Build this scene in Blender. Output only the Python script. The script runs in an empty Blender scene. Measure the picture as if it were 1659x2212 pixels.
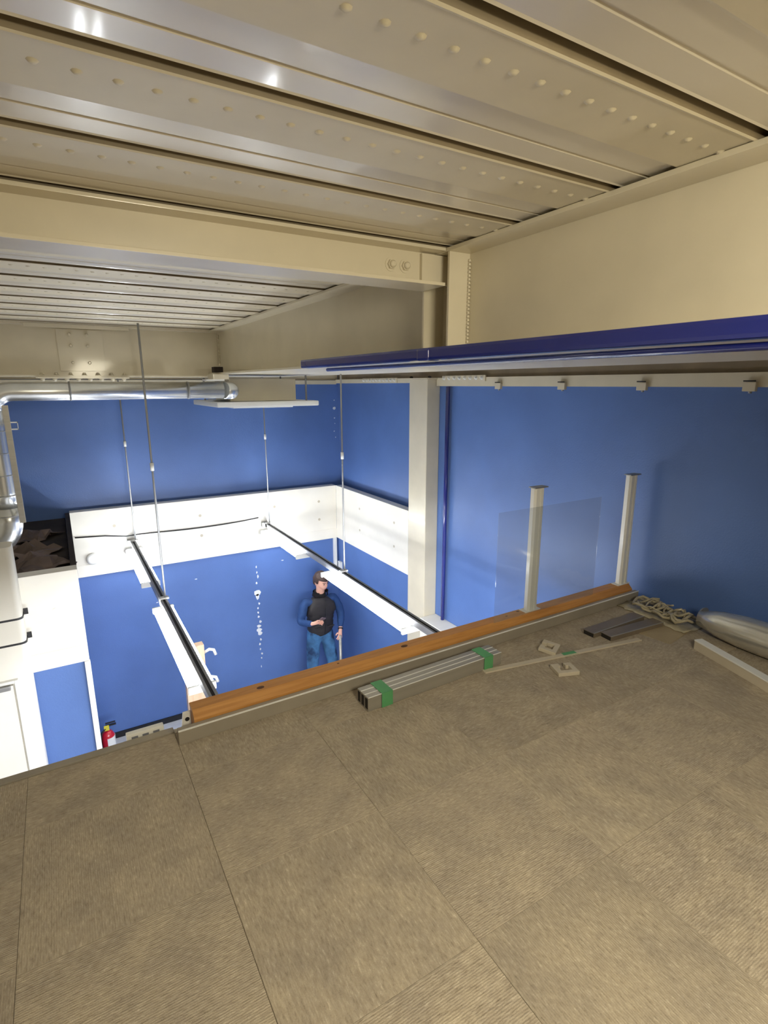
import bpy, bmesh, math, random
from mathutils import Vector, Matrix
random.seed(7)
C = bpy.context.scene.collection
sc = bpy.context.scene
LIFT = 4.01          # lower floor is z = 0; code below works with the eye level at z = 0, then everything is raised

# ------------------------------------------------------------------ camera, world, lights, exposure
cam = bpy.data.cameras.new('camera'); co = bpy.data.objects.new('camera', cam); C.objects.link(co)
R = Matrix(((0.85871888, 0.11892851, -0.49845551), (-0.51244388, 0.1959188, -0.83607242), (-0.00173787, 0.97336705, 0.22924565)))
co.matrix_world = Matrix.Translation((0, 0, LIFT)) @ R.to_4x4()
cam.sensor_width = 36; cam.lens = 36 * 1171.8 / 2212; cam.clip_start = 0.02
sc.camera = co
w = bpy.data.worlds.new('world'); sc.world = w; w.use_nodes = True
w.node_tree.nodes['Background'].inputs[0].default_value = (0.8, 0.82, 0.9, 1)
w.node_tree.nodes['Background'].inputs[1].default_value = 0.02
sc.view_settings.view_transform = 'Standard'; sc.view_settings.look = 'None'
sc.view_settings.gamma = 1; sc.view_settings.use_curve_mapping = False
sc.view_settings.exposure = 0.85
sc.cycles.use_denoising = True
sc.cycles.max_bounces = 8; sc.cycles.diffuse_bounces = 5; sc.cycles.transparent_max_bounces = 12
sc.cycles.sample_clamp_indirect = 6.0
def area(name, loc, target, sx, sy, power, col):
    l = bpy.data.lights.new(name, 'AREA'); l.shape = 'RECTANGLE'; l.size = sx; l.size_y = sy; l.energy = power; l.color = col
    o = bpy.data.objects.new(name, l); C.objects.link(o); o.location = loc
    o.rotation_euler = (Vector(target) - Vector(loc)).to_track_quat('-Z', 'Y').to_euler(); return o
LAMP_TUBE = 28.0      # strength of the fluorescent tubes below
ROOM_LAMP = 48.0
area('mezzanine_lamp_light', (0.62, -0.45, 0.32), (0.95, 0.35, -1.37), 0.5, 0.9, ROOM_LAMP, (1.0, 0.91, 0.69))
area('lower_rear_light', (0.9, 0.9, -1.80), (0.9, 3.2, -4), 2.4, 0.4, 78, (0.95, 0.97, 1.0))

# ------------------------------------------------------------------ materials
def s2l(c): return tuple(((x / 255) / 12.92 if x / 255 <= 0.04045 else ((x / 255 + 0.055) / 1.055) ** 2.4) for x in c) + (1,)
def mat(name, rgb, rough=0.5, metal=0.0, spec=0.5, var=0.06, scale=6.0, bump=0.0, bscale=60.0, stretch=(1, 1, 1), coat=0.0, dirt=None):
    m = bpy.data.materials.new(name); m.use_nodes = True; nt = m.node_tree; N = nt.nodes; L = nt.links
    p = N['Principled BSDF']; p.inputs['Roughness'].default_value = rough; p.inputs['Metallic'].default_value = metal
    p.inputs['Specular IOR Level'].default_value = spec; p.inputs['Coat Weight'].default_value = coat
    p.inputs['Coat Roughness'].default_value = 0.08
    tc = N.new('ShaderNodeTexCoord'); mp = N.new('ShaderNodeMapping'); mp.inputs['Scale'].default_value = stretch
    L.new(tc.outputs['Object'], mp.inputs[0])
    no = N.new('ShaderNodeTexNoise'); no.inputs['Scale'].default_value = scale; no.inputs['Detail'].default_value = 6
    L.new(mp.outputs[0], no.inputs['Vector'])
    cr = N.new('ShaderNodeValToRGB'); c = s2l(rgb)
    cr.color_ramp.elements[0].position = 0.3; cr.color_ramp.elements[1].position = 0.7
    cr.color_ramp.elements[0].color = tuple(x * (1 - var * 2) for x in c[:3]) + (1,)
    cr.color_ramp.elements[1].color = tuple(min(1, x * (1 + var * 2)) for x in c[:3]) + (1,)
    L.new(no.outputs['Fac'], cr.inputs[0]); out = cr.outputs[0]
    if dirt:
        n2 = N.new('ShaderNodeTexNoise'); n2.inputs['Scale'].default_value = dirt[1]; n2.inputs['Detail'].default_value = 8
        L.new(mp.outputs[0], n2.inputs['Vector'])
        r2 = N.new('ShaderNodeValToRGB'); r2.color_ramp.elements[0].position = dirt[2]; r2.color_ramp.elements[1].position = dirt[2] + 0.12
        L.new(n2.outputs['Fac'], r2.inputs[0])
        mx = N.new('ShaderNodeMix'); mx.data_type = 'RGBA'; L.new(r2.outputs[0], mx.inputs[0]); L.new(out, mx.inputs[6])
        mx.inputs[7].default_value = s2l(dirt[0]); out = mx.outputs[2]
    L.new(out, p.inputs['Base Color'])
    if bump:
        nb = N.new('ShaderNodeTexNoise'); nb.inputs['Scale'].default_value = bscale; nb.inputs['Detail'].default_value = 4
        L.new(mp.outputs[0], nb.inputs['Vector'])
        b = N.new('ShaderNodeBump'); b.inputs['Strength'].default_value = bump; b.inputs['Distance'].default_value = 0.004
        L.new(nb.outputs['Fac'], b.inputs['Height']); L.new(b.outputs[0], p.inputs['Normal'])
    return m
def emit(name, col, s):
    m = bpy.data.materials.new(name); m.use_nodes = True; p = m.node_tree.nodes['Principled BSDF']
    p.inputs['Base Color'].default_value = (1, 1, 1, 1); p.inputs['Emission Color'].default_value = col
    p.inputs['Emission Strength'].default_value = s; return m
def glass(name):
    m = bpy.data.materials.new(name); m.use_nodes = True; nt = m.node_tree; N = nt.nodes; L = nt.links
    N.remove(N['Principled BSDF']); o = N['Material Output']
    t = N.new('ShaderNodeBsdfTransparent'); t.inputs[0].default_value = (0.94, 0.95, 0.95, 1)
    g = N.new('ShaderNodeBsdfGlossy'); g.inputs['Roughness'].default_value = 0.06
    d = N.new('ShaderNodeBsdfDiffuse'); d.inputs[0].default_value = (0.75, 0.75, 0.76, 1)
    lw = N.new('ShaderNodeLayerWeight'); pw = N.new('ShaderNodeMath'); pw.operation = 'POWER'; pw.inputs[1].default_value = 4; L.new(lw.outputs['Facing'], pw.inputs[0])
    f = N.new('ShaderNodeMath'); f.operation = 'MULTIPLY_ADD'; f.inputs[1].default_value = 0.6; f.inputs[2].default_value = 0.035; L.new(pw.outputs[0], f.inputs[0])
    m1 = N.new('ShaderNodeMixShader'); L.new(f.outputs[0], m1.inputs[0]); L.new(t.outputs[0], m1.inputs[1]); L.new(g.outputs[0], m1.inputs[2])
    m2 = N.new('ShaderNodeMixShader'); m2.inputs[0].default_value = 0.05; L.new(m1.outputs[0], m2.inputs[1]); L.new(d.outputs[0], m2.inputs[2])
    L.new(m2.outputs[0], o.inputs[0]); return m
def carpet_mat():
    m = bpy.data.materials.new('carpet'); m.use_nodes = True; nt = m.node_tree; N = nt.nodes; L = nt.links
    p = N['Principled BSDF']; p.inputs['Roughness'].default_value = 0.95; p.inputs['Specular IOR Level'].default_value = 0.1
    tc = N.new('ShaderNodeTexCoord'); oi = N.new('ShaderNodeObjectInfo')
    add = N.new('ShaderNodeVectorMath'); add.operation = 'ADD'; L.new(tc.outputs['Object'], add.inputs[0])
    rnd = N.new('ShaderNodeVectorMath'); rnd.operation = 'SCALE'; rnd.inputs[0].default_value = (7.3, 3.1, 5.7); L.new(oi.outputs['Random'], rnd.inputs['Scale'])
    L.new(rnd.outputs[0], add.inputs[1])
    def noise(sc_, st, det=4):
        mp = N.new('ShaderNodeMapping'); mp.inputs['Scale'].default_value = st; L.new(add.outputs[0], mp.inputs[0])
        n = N.new('ShaderNodeTexNoise'); n.inputs['Scale'].default_value = sc_; n.inputs['Detail'].default_value = det; L.new(mp.outputs[0], n.inputs['Vector']); return n
    fib = noise(170, (0.30, 1.0, 1), 3)         # loops run along x of the tile
    fine = noise(330, (1, 1, 1), 2)
    blot = noise(9, (1, 1, 1), 5); mid = noise(60, (0.6, 1, 1), 4)
    cr = N.new('ShaderNodeValToRGB'); e = cr.color_ramp.elements
    e[0].position = 0.22; e[0].color = s2l((112, 102, 88)); e[1].position = 0.80; e[1].color = s2l((226, 216, 198))
    a = e.new(0.42); a.color = s2l((162, 151, 134)); b_ = e.new(0.58); b_.color = s2l((178, 167, 149))
    mixf = N.new('ShaderNodeMix'); mixf.inputs[0].default_value = 0.30; L.new(fib.outputs['Fac'], mixf.inputs[2]); L.new(fine.outputs['Fac'], mixf.inputs[3])
    mf2 = N.new('ShaderNodeMix'); mf2.inputs[0].default_value = 0.18; L.new(mixf.outputs[0], mf2.inputs[2]); L.new(mid.outputs['Fac'], mf2.inputs[3])
    L.new(mf2.outputs[0], cr.inputs[0])
    r2 = N.new('ShaderNodeValToRGB'); r2.color_ramp.elements[0].position = 0.3; r2.color_ramp.elements[0].color = (0.84, 0.83, 0.84, 1); r2.color_ramp.elements[1].position = 0.72; r2.color_ramp.elements[1].color = (1.08, 1.06, 1.02, 1)
    L.new(blot.outputs['Fac'], r2.inputs[0])
    mx = N.new('ShaderNodeMix'); mx.data_type = 'RGBA'; mx.blend_type = 'MULTIPLY'; mx.inputs[0].default_value = 1; L.new(cr.outputs[0], mx.inputs[6]); L.new(r2.outputs[0], mx.inputs[7])
    mr = N.new('ShaderNodeMapRange'); mr.inputs[3].default_value = 0.93; mr.inputs[4].default_value = 1.06; L.new(oi.outputs['Random'], mr.inputs[0])
    m3 = N.new('ShaderNodeVectorMath'); m3.operation = 'SCALE'; L.new(mx.outputs[2], m3.inputs[0]); L.new(mr.outputs[0], m3.inputs['Scale'])
    L.new(m3.outputs[0], p.inputs['Base Color'])
    bp = N.new('ShaderNodeBump'); bp.inputs['Strength'].default_value = 0.8; bp.inputs['Distance'].default_value = 0.003
    wv = N.new('ShaderNodeTexWave'); wv.bands_direction = 'Y'; wv.inputs['Scale'].default_value = 55; wv.inputs['Distortion'].default_value = 2.0; wv.inputs['Detail'].default_value = 2; wv.inputs['Detail Scale'].default_value = 3
    L.new(add.outputs[0], wv.inputs['Vector'])
    ad = N.new('ShaderNodeMath'); ad.operation = 'MULTIPLY_ADD'; ad.inputs[1].default_value = 0.22; L.new(wv.outputs['Fac'], ad.inputs[0]); L.new(mixf.outputs[0], ad.inputs[2])
    L.new(ad.outputs[0], bp.inputs['Height']); L.new(bp.outputs[0], p.inputs['Normal'])
    return m
def wood_mat(name, c1, c2, axis=0):
    m = bpy.data.materials.new(name); m.use_nodes = True; nt = m.node_tree; N = nt.nodes; L = nt.links
    p = N['Principled BSDF']; p.inputs['Roughness'].default_value = 0.5
    tc = N.new('ShaderNodeTexCoord'); mp = N.new('ShaderNodeMapping'); st = [14, 14, 14]; st[axis] = 0.8; mp.inputs['Scale'].default_value = st
    L.new(tc.outputs['Object'], mp.inputs[0]); n = N.new('ShaderNodeTexNoise'); n.inputs['Scale'].default_value = 4; n.inputs['Detail'].default_value = 6; n.inputs['Distortion'].default_value = 1.2
    L.new(mp.outputs[0], n.inputs['Vector']); cr = N.new('ShaderNodeValToRGB')
    cr.color_ramp.elements[0].position = 0.3; cr.color_ramp.elements[0].color = s2l(c1); cr.color_ramp.elements[1].position = 0.7; cr.color_ramp.elements[1].color = s2l(c2)
    L.new(n.outputs['Fac'], cr.inputs[0]); L.new(cr.outputs[0], p.inputs['Base Color']); return m
M = {
 'cream': mat('cream_paint', (214, 205, 182), 0.34, coat=0.25, var=0.02, bump=0.05, bscale=14),
 'seam': mat('seam_shade', (128, 114, 88), 0.6, var=0.1),  # deck joint colour, darkened to carry the shade of the grooves
 'pan': mat('pan_paint', (206, 196, 170), 0.5, var=0.03, bump=0.04, bscale=8),
 'deck': mat('deck_paint', (212, 204, 186), 0.30, coat=0.45, var=0.02, bump=0.04, bscale=8, stretch=(0.4, 1, 1)),
 'blue': mat('blue_paint', (84, 114, 174), 0.42, var=0.05, scale=1.8, bump=0.25, bscale=90),
 'barblue': mat('blue_enamel', (34, 44, 128), 0.22, coat=0.6, var=0.02),
 'white': mat('white_board', (236, 232, 222), 0.5, var=0.02, scale=3, bump=0.05, bscale=20),
 'gloss': mat('white_metal', (232, 232, 228), 0.3, var=0.01, coat=0.2),
 'grey': mat('grey_metal', (150, 150, 150), 0.4, metal=0.5, var=0.05),
 'duct3': mat('satin_duct', (214, 212, 204), 0.2, metal=0.7, var=0.03),
 'alu': mat('aluminium', (176, 172, 162), 0.38, metal=0.55, var=0.04, stretch=(0.2, 5, 5), scale=10),
 'curb': mat('curb_metal', (158, 150, 136), 0.5, metal=0.15, var=0.04),
 'duct': mat('foil_duct', (214, 216, 216), 0.27, metal=0.85, var=0.04, bump=0.25, bscale=12),
 'black': mat('black_plastic', (24, 23, 24), 0.5, var=0.1),
 'skirt': mat('black_skirting', (14, 15, 22), 0.5, var=0.1),
 'dark': mat('shaded_board', (46, 38, 34), 0.9, var=0.25, scale=4),  # dark tone carries the shade inside the roof hole and beam gap
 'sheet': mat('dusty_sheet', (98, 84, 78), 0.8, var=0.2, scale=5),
 'wood': wood_mat('pine', (178, 122, 60), (202, 146, 80)),
 'woodv': wood_mat('pale_timber', (205, 170, 140), (228, 198, 168), 2),
 'knot': mat('knot', (92, 58, 28), 0.6),
 'carpet': carpet_mat(),
 'face_shade': mat('shaded_paint', (142, 128, 106), 0.6, var=0.08),  # paint darkened to carry the shade on the face above the rail
 'floor': mat('lower_floor', (192, 192, 194), 0.4, var=0.05),
 'tape': mat('green_tape', (88, 158, 104), 0.5, var=0.05),
 'chan': mat('dark_channel', (138, 126, 110), 0.42, metal=0.4, var=0.08),
 'plast': mat('beige_plastic', (196, 186, 166), 0.5, var=0.03),
 'clear': mat('cloudy_film', (168, 158, 132), 0.25, var=0.08, scale=30, coat=0.5),
 'acr': glass('acrylic'),
 'tube': emit('tube_glow', (0.93, 0.97, 1.0, 1), LAMP_TUBE),
 'red': mat('red_paint', (196, 26, 40), 0.3, coat=0.5),
 'yellow': mat('yellow_tag', (220, 205, 60), 0.5),
 'plaster': mat('bare_plaster', (225, 228, 232), 0.9),
 'skin': mat('skin', (226, 172, 150), 0.55, var=0.03), 'hair': mat('hair', (66, 48, 42), 0.6, bump=0.8, bscale=80, stretch=(1, 1, .3)),
 'vest': mat('vest_fabric', (38, 34, 36), 0.65, bump=0.5, bscale=30), 'shirt': mat('denim_shirt', (34, 66, 116), 0.85, bump=0.4, bscale=40),
 'knit': mat('black_knit', (16, 15, 18), 0.9), 'jeans': mat('jeans', (62, 108, 152), 0.9, var=0.22, scale=8, bump=0.5, bscale=40, dirt=((22, 48, 84), 5, 0.56)),
 'shoe': mat('shoe', (30, 30, 32), 0.6), 'lip': mat('lips', (178, 104, 96), 0.5), 'eye': mat('eye', (30, 22, 20), 0.3),
 'phone': mat('phone', (110, 92, 96), 0.3), 'warm': mat('hall_paint', (216, 150, 110), 0.7),
 'slot': mat('slot', (30, 28, 28), 0.7), 'card': mat('cardboard', (164, 148, 118), 0.85), 'print': mat('faded_print', (120, 122, 132), 0.6),
}
# ------------------------------------------------------------------ mesh helpers
def BM(): return bmesh.new()
def box(bm, x0, x1, y0, y1, z0, z1, mi=0):
    v = [bm.verts.new((x, y, z)) for x in (x0, x1) for y in (y0, y1) for z in (z0, z1)]
    for q in ((0, 1, 3, 2), (4, 6, 7, 5), (0, 4, 5, 1), (2, 3, 7, 6), (0, 2, 6, 4), (1, 5, 7, 3)):
        bm.faces.new([v[i] for i in q]).material_index = mi
def frame(d):
    d = Vector(d).normalized(); u = Vector((0, 0, 1)) if abs(d.z) < .9 else Vector((1, 0, 0)); a = d.cross(u).normalized(); return a, d.cross(a).normalized()
def tube(bm, pts, r, n=10, cap=True):
    pts = [Vector(p) for p in pts]; rs = r if isinstance(r, (list, tuple)) else [r] * len(pts); rings = []
    a0 = None
    for i, p in enumerate(pts):
        d = (pts[min(i + 1, len(pts) - 1)] - pts[max(i - 1, 0)]).normalized()
        if a0 is None: a, b = frame(d)
        else:
            a = (a0 - d * a0.dot(d)).normalized(); b = d.cross(a)
        a0 = a
        rings.append([bm.verts.new(p + (a * math.cos(2 * math.pi * k / n) + b * math.sin(2 * math.pi * k / n)) * rs[i]) for k in range(n)])
    for i in range(len(rings) - 1):
        for k in range(n):
            f = bm.faces.new((rings[i][k], rings[i][(k + 1) % n], rings[i + 1][(k + 1) % n], rings[i + 1][k])); f.smooth = n > 5
    if cap:
        bm.faces.new(rings[0][::-1]); bm.faces.new(rings[-1])
def prism(bm, prof, axis, a0, a1):
    """closed profile (list of 2D points) extruded along axis"""
    def P(u, v, w_): return {'x': (w_, u, v), 'y': (u, w_, v), 'z': (u, v, w_)}[axis]
    A = [bm.verts.new(P(u, v, a0)) for u, v in prof]; B = [bm.verts.new(P(u, v, a1)) for u, v in prof]; n = len(prof)
    for i in range(n): bm.faces.new((A[i], A[(i + 1) % n], B[(i + 1) % n], B[i]))
    bm.faces.new(A[::-1]); bm.faces.new(B)
def ball(bm, c, r, sub=2, sc_=(1, 1, 1)):
    bmesh.ops.create_icosphere(bm, subdivisions=sub, radius=r, matrix=Matrix.Translation(c) @ Matrix.Diagonal((*sc_, 1)))
    for f in bm.faces: f.smooth = True
def obj(name, bm, m, parent=None, bevel=0, loc=None):
    bmesh.ops.recalc_face_normals(bm, faces=bm.faces)
    if bevel: bmesh.ops.bevel(bm, geom=bm.edges[:], offset=bevel, segments=2, profile=0.7, affect='EDGES', clamp_overlap=True)
    me = bpy.data.meshes.new(name); bm.to_mesh(me); bm.free()
    for k in (m if isinstance(m, (list, tuple)) else [m]): me.materials.append(M[k])
    o = bpy.data.objects.new(name, me); C.objects.link(o)
    if parent: o.parent = parent
    if loc: o.location = loc
    return o
def bx(name, d, m, parent=None, bevel=0):
    bm = BM(); box(bm, *d); return obj(name, bm, m, parent, bevel)
def tag(o, label, cat, group=None, kind=None):
    o['label'] = label; o['category'] = cat
    if group: o['group'] = group
    if kind: o['kind'] = kind
    return o
def thing(name, label, cat, loc=(0, 0, 0), group=None):
    o = bpy.data.objects.new(name, None); C.objects.link(o); o.location = loc; o.empty_display_size = .1; return tag(o, label, cat, group)
def under(o, parent):
    """parent a part whose mesh is in world coordinates under an Empty standing at its base"""
    o.parent = parent; o.matrix_parent_inverse = Matrix.Translation(-Vector(parent.location)); return o
def st(o): o['kind'] = 'structure'; return o

# ------------------------------------------------------------------ key dimensions (eye level = 0)
FL, MZ, T = -4.01, -1.37, 0.425
XW, XB = 3.2, 3.05            # right wall plane, inner face of band and column
YW, YB = 6.53, 6.35
XL, YK = -2.6, -2.4
YE = 2.13                     # outer edge of the mezzanine

# ------------------------------------------------------------------ the shell
st(bx('floor', (XL - .2, XW + .2, YK - .2, YW + .2, FL - .15, FL), 'floor'))
mez = st(bx('floor', (XL, 3.16, YK, YE - .005, MZ - .24, MZ - .008), 'cream'))
wf = st(bx('wall_far', (XL - .2, XW + .2, YW, YW + .15, FL, .42), 'blue'))
bx('lower_wall', (0.0, 3.07, 6.38, YW - .002, FL, -2.0), 'blue', wf)
wr = st(bx('wall_right', (XW, XW + .15, YK, YW, FL, .42), 'blue'))
bx('lower_wall', (3.07, XW - .002, 4.62, YW - .002, FL, -2.0), 'blue', wr)
bx('upper_face', (XW - .012, XW - .001, YK, 4.30, .055, .42), 'face_shade', wr)
bx('upper_face', (XW - .012, XW - .001, 4.63, 6.5, .055, .42), 'face_shade', wr)
bx('upper_face', (XW - .012, XW - .001, 4.30, 4.63, .060, .42), 'face_shade', wr)
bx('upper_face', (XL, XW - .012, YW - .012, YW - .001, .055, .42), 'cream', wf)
st(bx('wall_left', (XL - .15, XL, YK, YW, FL, .42), 'cream'))
st(bx('wall_back', (XL - .2, XW + .2, YK - .15, YK, FL, .42), 'cream'))
st(bx('baseboard_far', (0.0, 3.06, 6.365, 6.379, FL, FL + .07), 'skirt'))
st(bx('baseboard_right', (3.055, 3.069, 4.63, 6.36, FL, FL + .07), 'skirt'))
# horizontal metal trims on top of the blue walls
tr = st(bx('trim_1', (XW - .05, XW - .001, YK, 4.30, -.018, .058), 'cream'))
st(bx('trim_2', (XW - .05, XW - .001, 4.63, YW - .03, .012, .06), 'cream'))
tf = st(bx('trim_3', (XL, XW - .05, YW - .05, YW - .001, .0, .05), 'cream'))
bx('grey_fascia', (XL, 1.7, YW - .045, YW - .001, -.06, -.001), 'grey', tf)
# glossy soffit right of the main beam
st(bx('ceiling', (1.325, 2.3, YK, 6.45, .085, .11), 'cream'))
# concrete slab over the deck
ce = st(bx('ceiling', (XL - .1, XW + .1, YK - .1, YW + .1, T + .06, T + .16), 'cream'))
# steel deck: one panel per 309 mm
P = .309; D = .024
y0_ = .60               # start of lower pan whose dimple row is at .6645
def panel_mesh():
    bm = BM()
    prof = [(0, 0), (.004, -.002), (.010, 0), (.150, 0), (.154, .005), (.160, .006), (.219, .006), (.222, .009), (.226, .009), (.229, .006), (.284, .006), (.288, .004), (.291, .024), (.303, .024), (.309, 0)]
    x0, x1 = XL + .02, 1.30
    for (a, b) in zip(prof[:-1], prof[1:]):
        vs = [bm.verts.new(p) for p in ((x0, a[0], a[1]), (x1, a[0], a[1]), (x1, b[0], b[1]), (x0, b[0], b[1]))]
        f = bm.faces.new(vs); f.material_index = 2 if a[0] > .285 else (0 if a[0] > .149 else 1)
    bmesh.ops.remove_doubles(bm, verts=bm.verts, dist=1e-6)
    g = bmesh.ops.extrude_face_region(bm, geom=bm.faces[:])
    bmesh.ops.translate(bm, verts=[v for v in g['geom'] if isinstance(v, bmesh.types.BMVert)], vec=(0, 0, .0015))
    return bm
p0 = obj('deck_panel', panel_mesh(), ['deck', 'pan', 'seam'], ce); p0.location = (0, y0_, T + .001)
bm = BM()
x = XL + .1
while x < 1.14:
    rr, h = .009, .0038
    c = bm.verts.new((x, .0645, -h)); ra = [bm.verts.new((x + rr * .55 * math.cos(k * math.pi / 4), .0645 + rr * .55 * math.sin(k * math.pi / 4), -h * .75)) for k in range(8)]
    rb = [bm.verts.new((x + rr * math.cos(k * math.pi / 4), .0645 + rr * math.sin(k * math.pi / 4), .0006)) for k in range(8)]
    for k in range(8):
        f = bm.faces.new((c, ra[k], ra[(k + 1) % 8])); f.smooth = True
        f = bm.faces.new((ra[k], rb[k], rb[(k + 1) % 8], ra[(k + 1) % 8])); f.smooth = True
    x += .0527
dm = obj('pressed_dimples', bm, 'pan', p0); dm['kind'] = 'stuff'
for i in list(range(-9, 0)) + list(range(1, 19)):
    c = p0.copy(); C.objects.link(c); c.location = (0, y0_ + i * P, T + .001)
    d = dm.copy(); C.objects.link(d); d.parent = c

# carpet tiles, each turned a quarter from its neighbours
xs = [-2.6] + [-2.24 + .5 * k for k in range(0, 11)] + [3.12]
ys = [YK] + [-2.187 + .5 * k for k in range(0, 9)] + [2.092]
cache = {}
for i in range(len(xs) - 1):
    for j in range(len(ys) - 1):
        wx, wy = xs[i + 1] - xs[i], ys[j + 1] - ys[j]
        turn = (i + j) % 2 == 1
        key = (round(wx, 3), round(wy, 3), turn)
        if key not in cache:
            bm = BM(); a, b = (wy / 2 - .0004, wx / 2 - .0004) if turn else (wx / 2 - .0004, wy / 2 - .0004)
            box(bm, -a, a, -b, b, -.007, 0)
            bmesh.ops.bevel(bm, geom=[e for e in bm.edges if all(v.co.z > -.001 for v in e.verts)], offset=.0008, segments=1, affect='EDGES')
            bmesh.ops.recalc_face_normals(bm, faces=bm.faces)
            me = bpy.data.meshes.new('carpet_tile'); bm.to_mesh(me); bm.free(); me.materials.append(M['carpet']); cache[key] = me
        o = bpy.data.objects.new('carpet_tile', cache[key]); C.objects.link(o); o.parent = mez
        o.location = ((xs[i] + xs[i + 1]) / 2, (ys[j] + ys[j + 1]) / 2, MZ - random.uniform(0, .0012))
        o.rotation_euler = (random.uniform(-.0006, .0006), 0, math.pi / 2 if turn else 0)
bx('edge_trim', (XL, .26, 2.094, YE, MZ - .06, MZ + .004), 'curb', mez, .0015)
bx('edge_fascia', (XL, 3.16, YE - .004, YE + .006, MZ - .24, MZ - .012), 'cream', mez)

# ------------------------------------------------------------------ steel beams
t = thing('steel_beam', 'deep cream steel main beam running away along the right edge of the ribbed ceiling', 'beam', (1.22, YK, .08))
ya, yb = YK + .02, 4.845
under(bx('web', (1.223, 1.231, ya, yb, .092, T - .012), 'cream'), t)
under(bx('top_flange', (1.136, 1.318, ya, yb, T - .012, T - .0005), 'cream', None, .0015), t)
under(bx('bottom_flange', (1.136, 1.318, ya, yb, .080, .092), 'cream', None, .0015), t)
for y in (1.50, 1.64):
    under(bx('stiffener', (1.140, 1.223, y, y + .009, .092, T - .012), 'cream'), t)
for y in (1.496, 4.70):
    bm = BM()
    zz = .10
    while zz < T - .03:
        tube(bm, [(1.219, y, zz), (1.219, y, zz + .009)], [.0055, .0045], 6); zz += .0115
    under(obj('weld_seam', bm, 'cream'), t)

def bolt(parent, p, axis, r=.016, m='cream'):
    bm = BM(); a = Vector(axis); p = Vector(p)
    tube(bm, [p, p + a * .003], r * 1.35, 16); tube(bm, [p + a * .003, p + a * .012], r * .95, 6)
    tube(bm, [p + a * .010, p + a * .017, p + a * .021], [r * .75, r * .7, r * .4], 12)
    o = obj('bolt', bm, m); under(o, parent); return o
t = thing('steel_beam', 'slender cream cross beam bolted to the side of the main beam', 'beam', (0, 1.578, .31))
xe = 1.134
under(bx('web', (XL + .02, xe, 1.574, 1.582, .322, T - .010), 'cream'), t)
under(bx('top_flange', (XL + .02, xe, 1.512, 1.640, T - .010, T - .0005), 'cream', None, .0015), t)
under(bx('bottom_flange', (XL + .02, xe, 1.512, 1.640, .310, .320), 'cream', None, .0015), t)
under(bx('end_plate', (1.075, 1.222, 1.560, 1.574, .322, T - .014), 'cream', None, .001), t)
for x in (.965, 1.018): bolt(t, (x, 1.574, .368), (0, -1, 0), .0155)
t = thing('steel_beam', 'cream steel beam across the far end of the ribbed ceiling above the silver duct', 'beam', (0, 4.76, .05))
under(bx('web', (XL + .02, 1.2225, 4.758, 4.768, .068, T - .012), 'cream'), t)
under(bx('top_flange', (XL + .02, 1.135, 4.68, 4.845, T - .012, T - .0005), 'cream'), t)
under(bx('bottom_flange', (XL + .02, 1.135, 4.68, 4.845, .056, .068), 'cream'), t)
under(bx('splice_plate', (-.09, .52, 4.672, 4.85, .046, .056), 'cream', None, .001), t)
under(bx('splice_plate', (-.12, .55, 4.672, 4.68, T - .03, T - .001), 'cream', None, .001), t)
under(bx('splice_plate', (.07, .37, 4.746, 4.758, .10, T - .03), 'cream', None, .001), t)
for k in range(8): bolt(t, (-.05 + k * .076, 4.70, .046), (0, 0, -1), .017)
for k in range(7): bolt(t, (-.05 + k * .09, 4.70, .068), (0, 0, 1), .014)
for x in (.155, .265):
    for z in (.36, .28, .16): bolt(t, (x, 4.746, z), (0, -1, 0), .015)
# perimeter beam splices (bolts and plates on the trim)
def splice(y0, y1, x0, zt, label):
    t = thing('splice_plate', label, 'plate', (x0, y0, zt - .04))
    under(bx('plate', (x0 - .012, x0, y0, y1, zt - .05, zt), 'cream', None, .001), t)
    n = int((y1 - y0) / .075)
    for k in range(n): bolt(t, (x0 - .012, y0 + .04 + k * .075, zt - .022), (-1, 0, 0), .013, 'gloss')
    return t
splice(5.0, 5.75, XW - .05, .065, 'light bolted splice plate at the top of the blue wall between room corner and column')
splice(3.6, 4.2, XW - .05, .075, 'light bolted splice plate on the top rail just right of the column')
# clips on the right rail
for k, (y, lab) in enumerate(((3.43, 'small cream rail clip nearest the column'), (2.77, 'small cream rail clip, second from the column'),
                              (2.14, 'small cream rail clip, third from the column'), (1.52, 'small cream rail clip above the silver duct, farthest from the column'))):
    t = thing('rail_clip', lab, 'clip', (XW - .05, y, -.02), 'rail clips on the top rail')
    under(bx('clip_body', (XW - .075, XW - .05, y - .032, y + .032, -.040, .008), 'cream', None, .003), t)
    under(bx('slot', (XW - .078, XW - .074, y - .030, y + .030, .010, .017), 'slot'), t)
    bm = BM(); tube(bm, [(XW - .055, y, -.034), (XW - .055, y, -.05)], .009, 8); under(obj('screw', bm, 'grey'), t)

# blue rail bars along the main beam
t = thing('blue_rail', 'long glossy navy blue bar running along the foot of the cream main beam', 'rail', (1.11, .2, .08))
bm = BM(); box(bm, 1.086, 1.134, YK + .1, 2.64, .079, .119); o = obj('upper_bar', bm, 'barblue', None, .009); under(o, t)
bm = BM(); tube(bm, [(1.114, YK + .1, .066), (1.114, 2.38, .066)], .008, 10); under(obj('lower_pipe', bm, 'barblue'), t)
under(bx('joint_sleeve', (1.083, 1.1355, -.5 + 2.03, 1.60, .077, .1175), 'barblue', None, .008), t)
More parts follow.
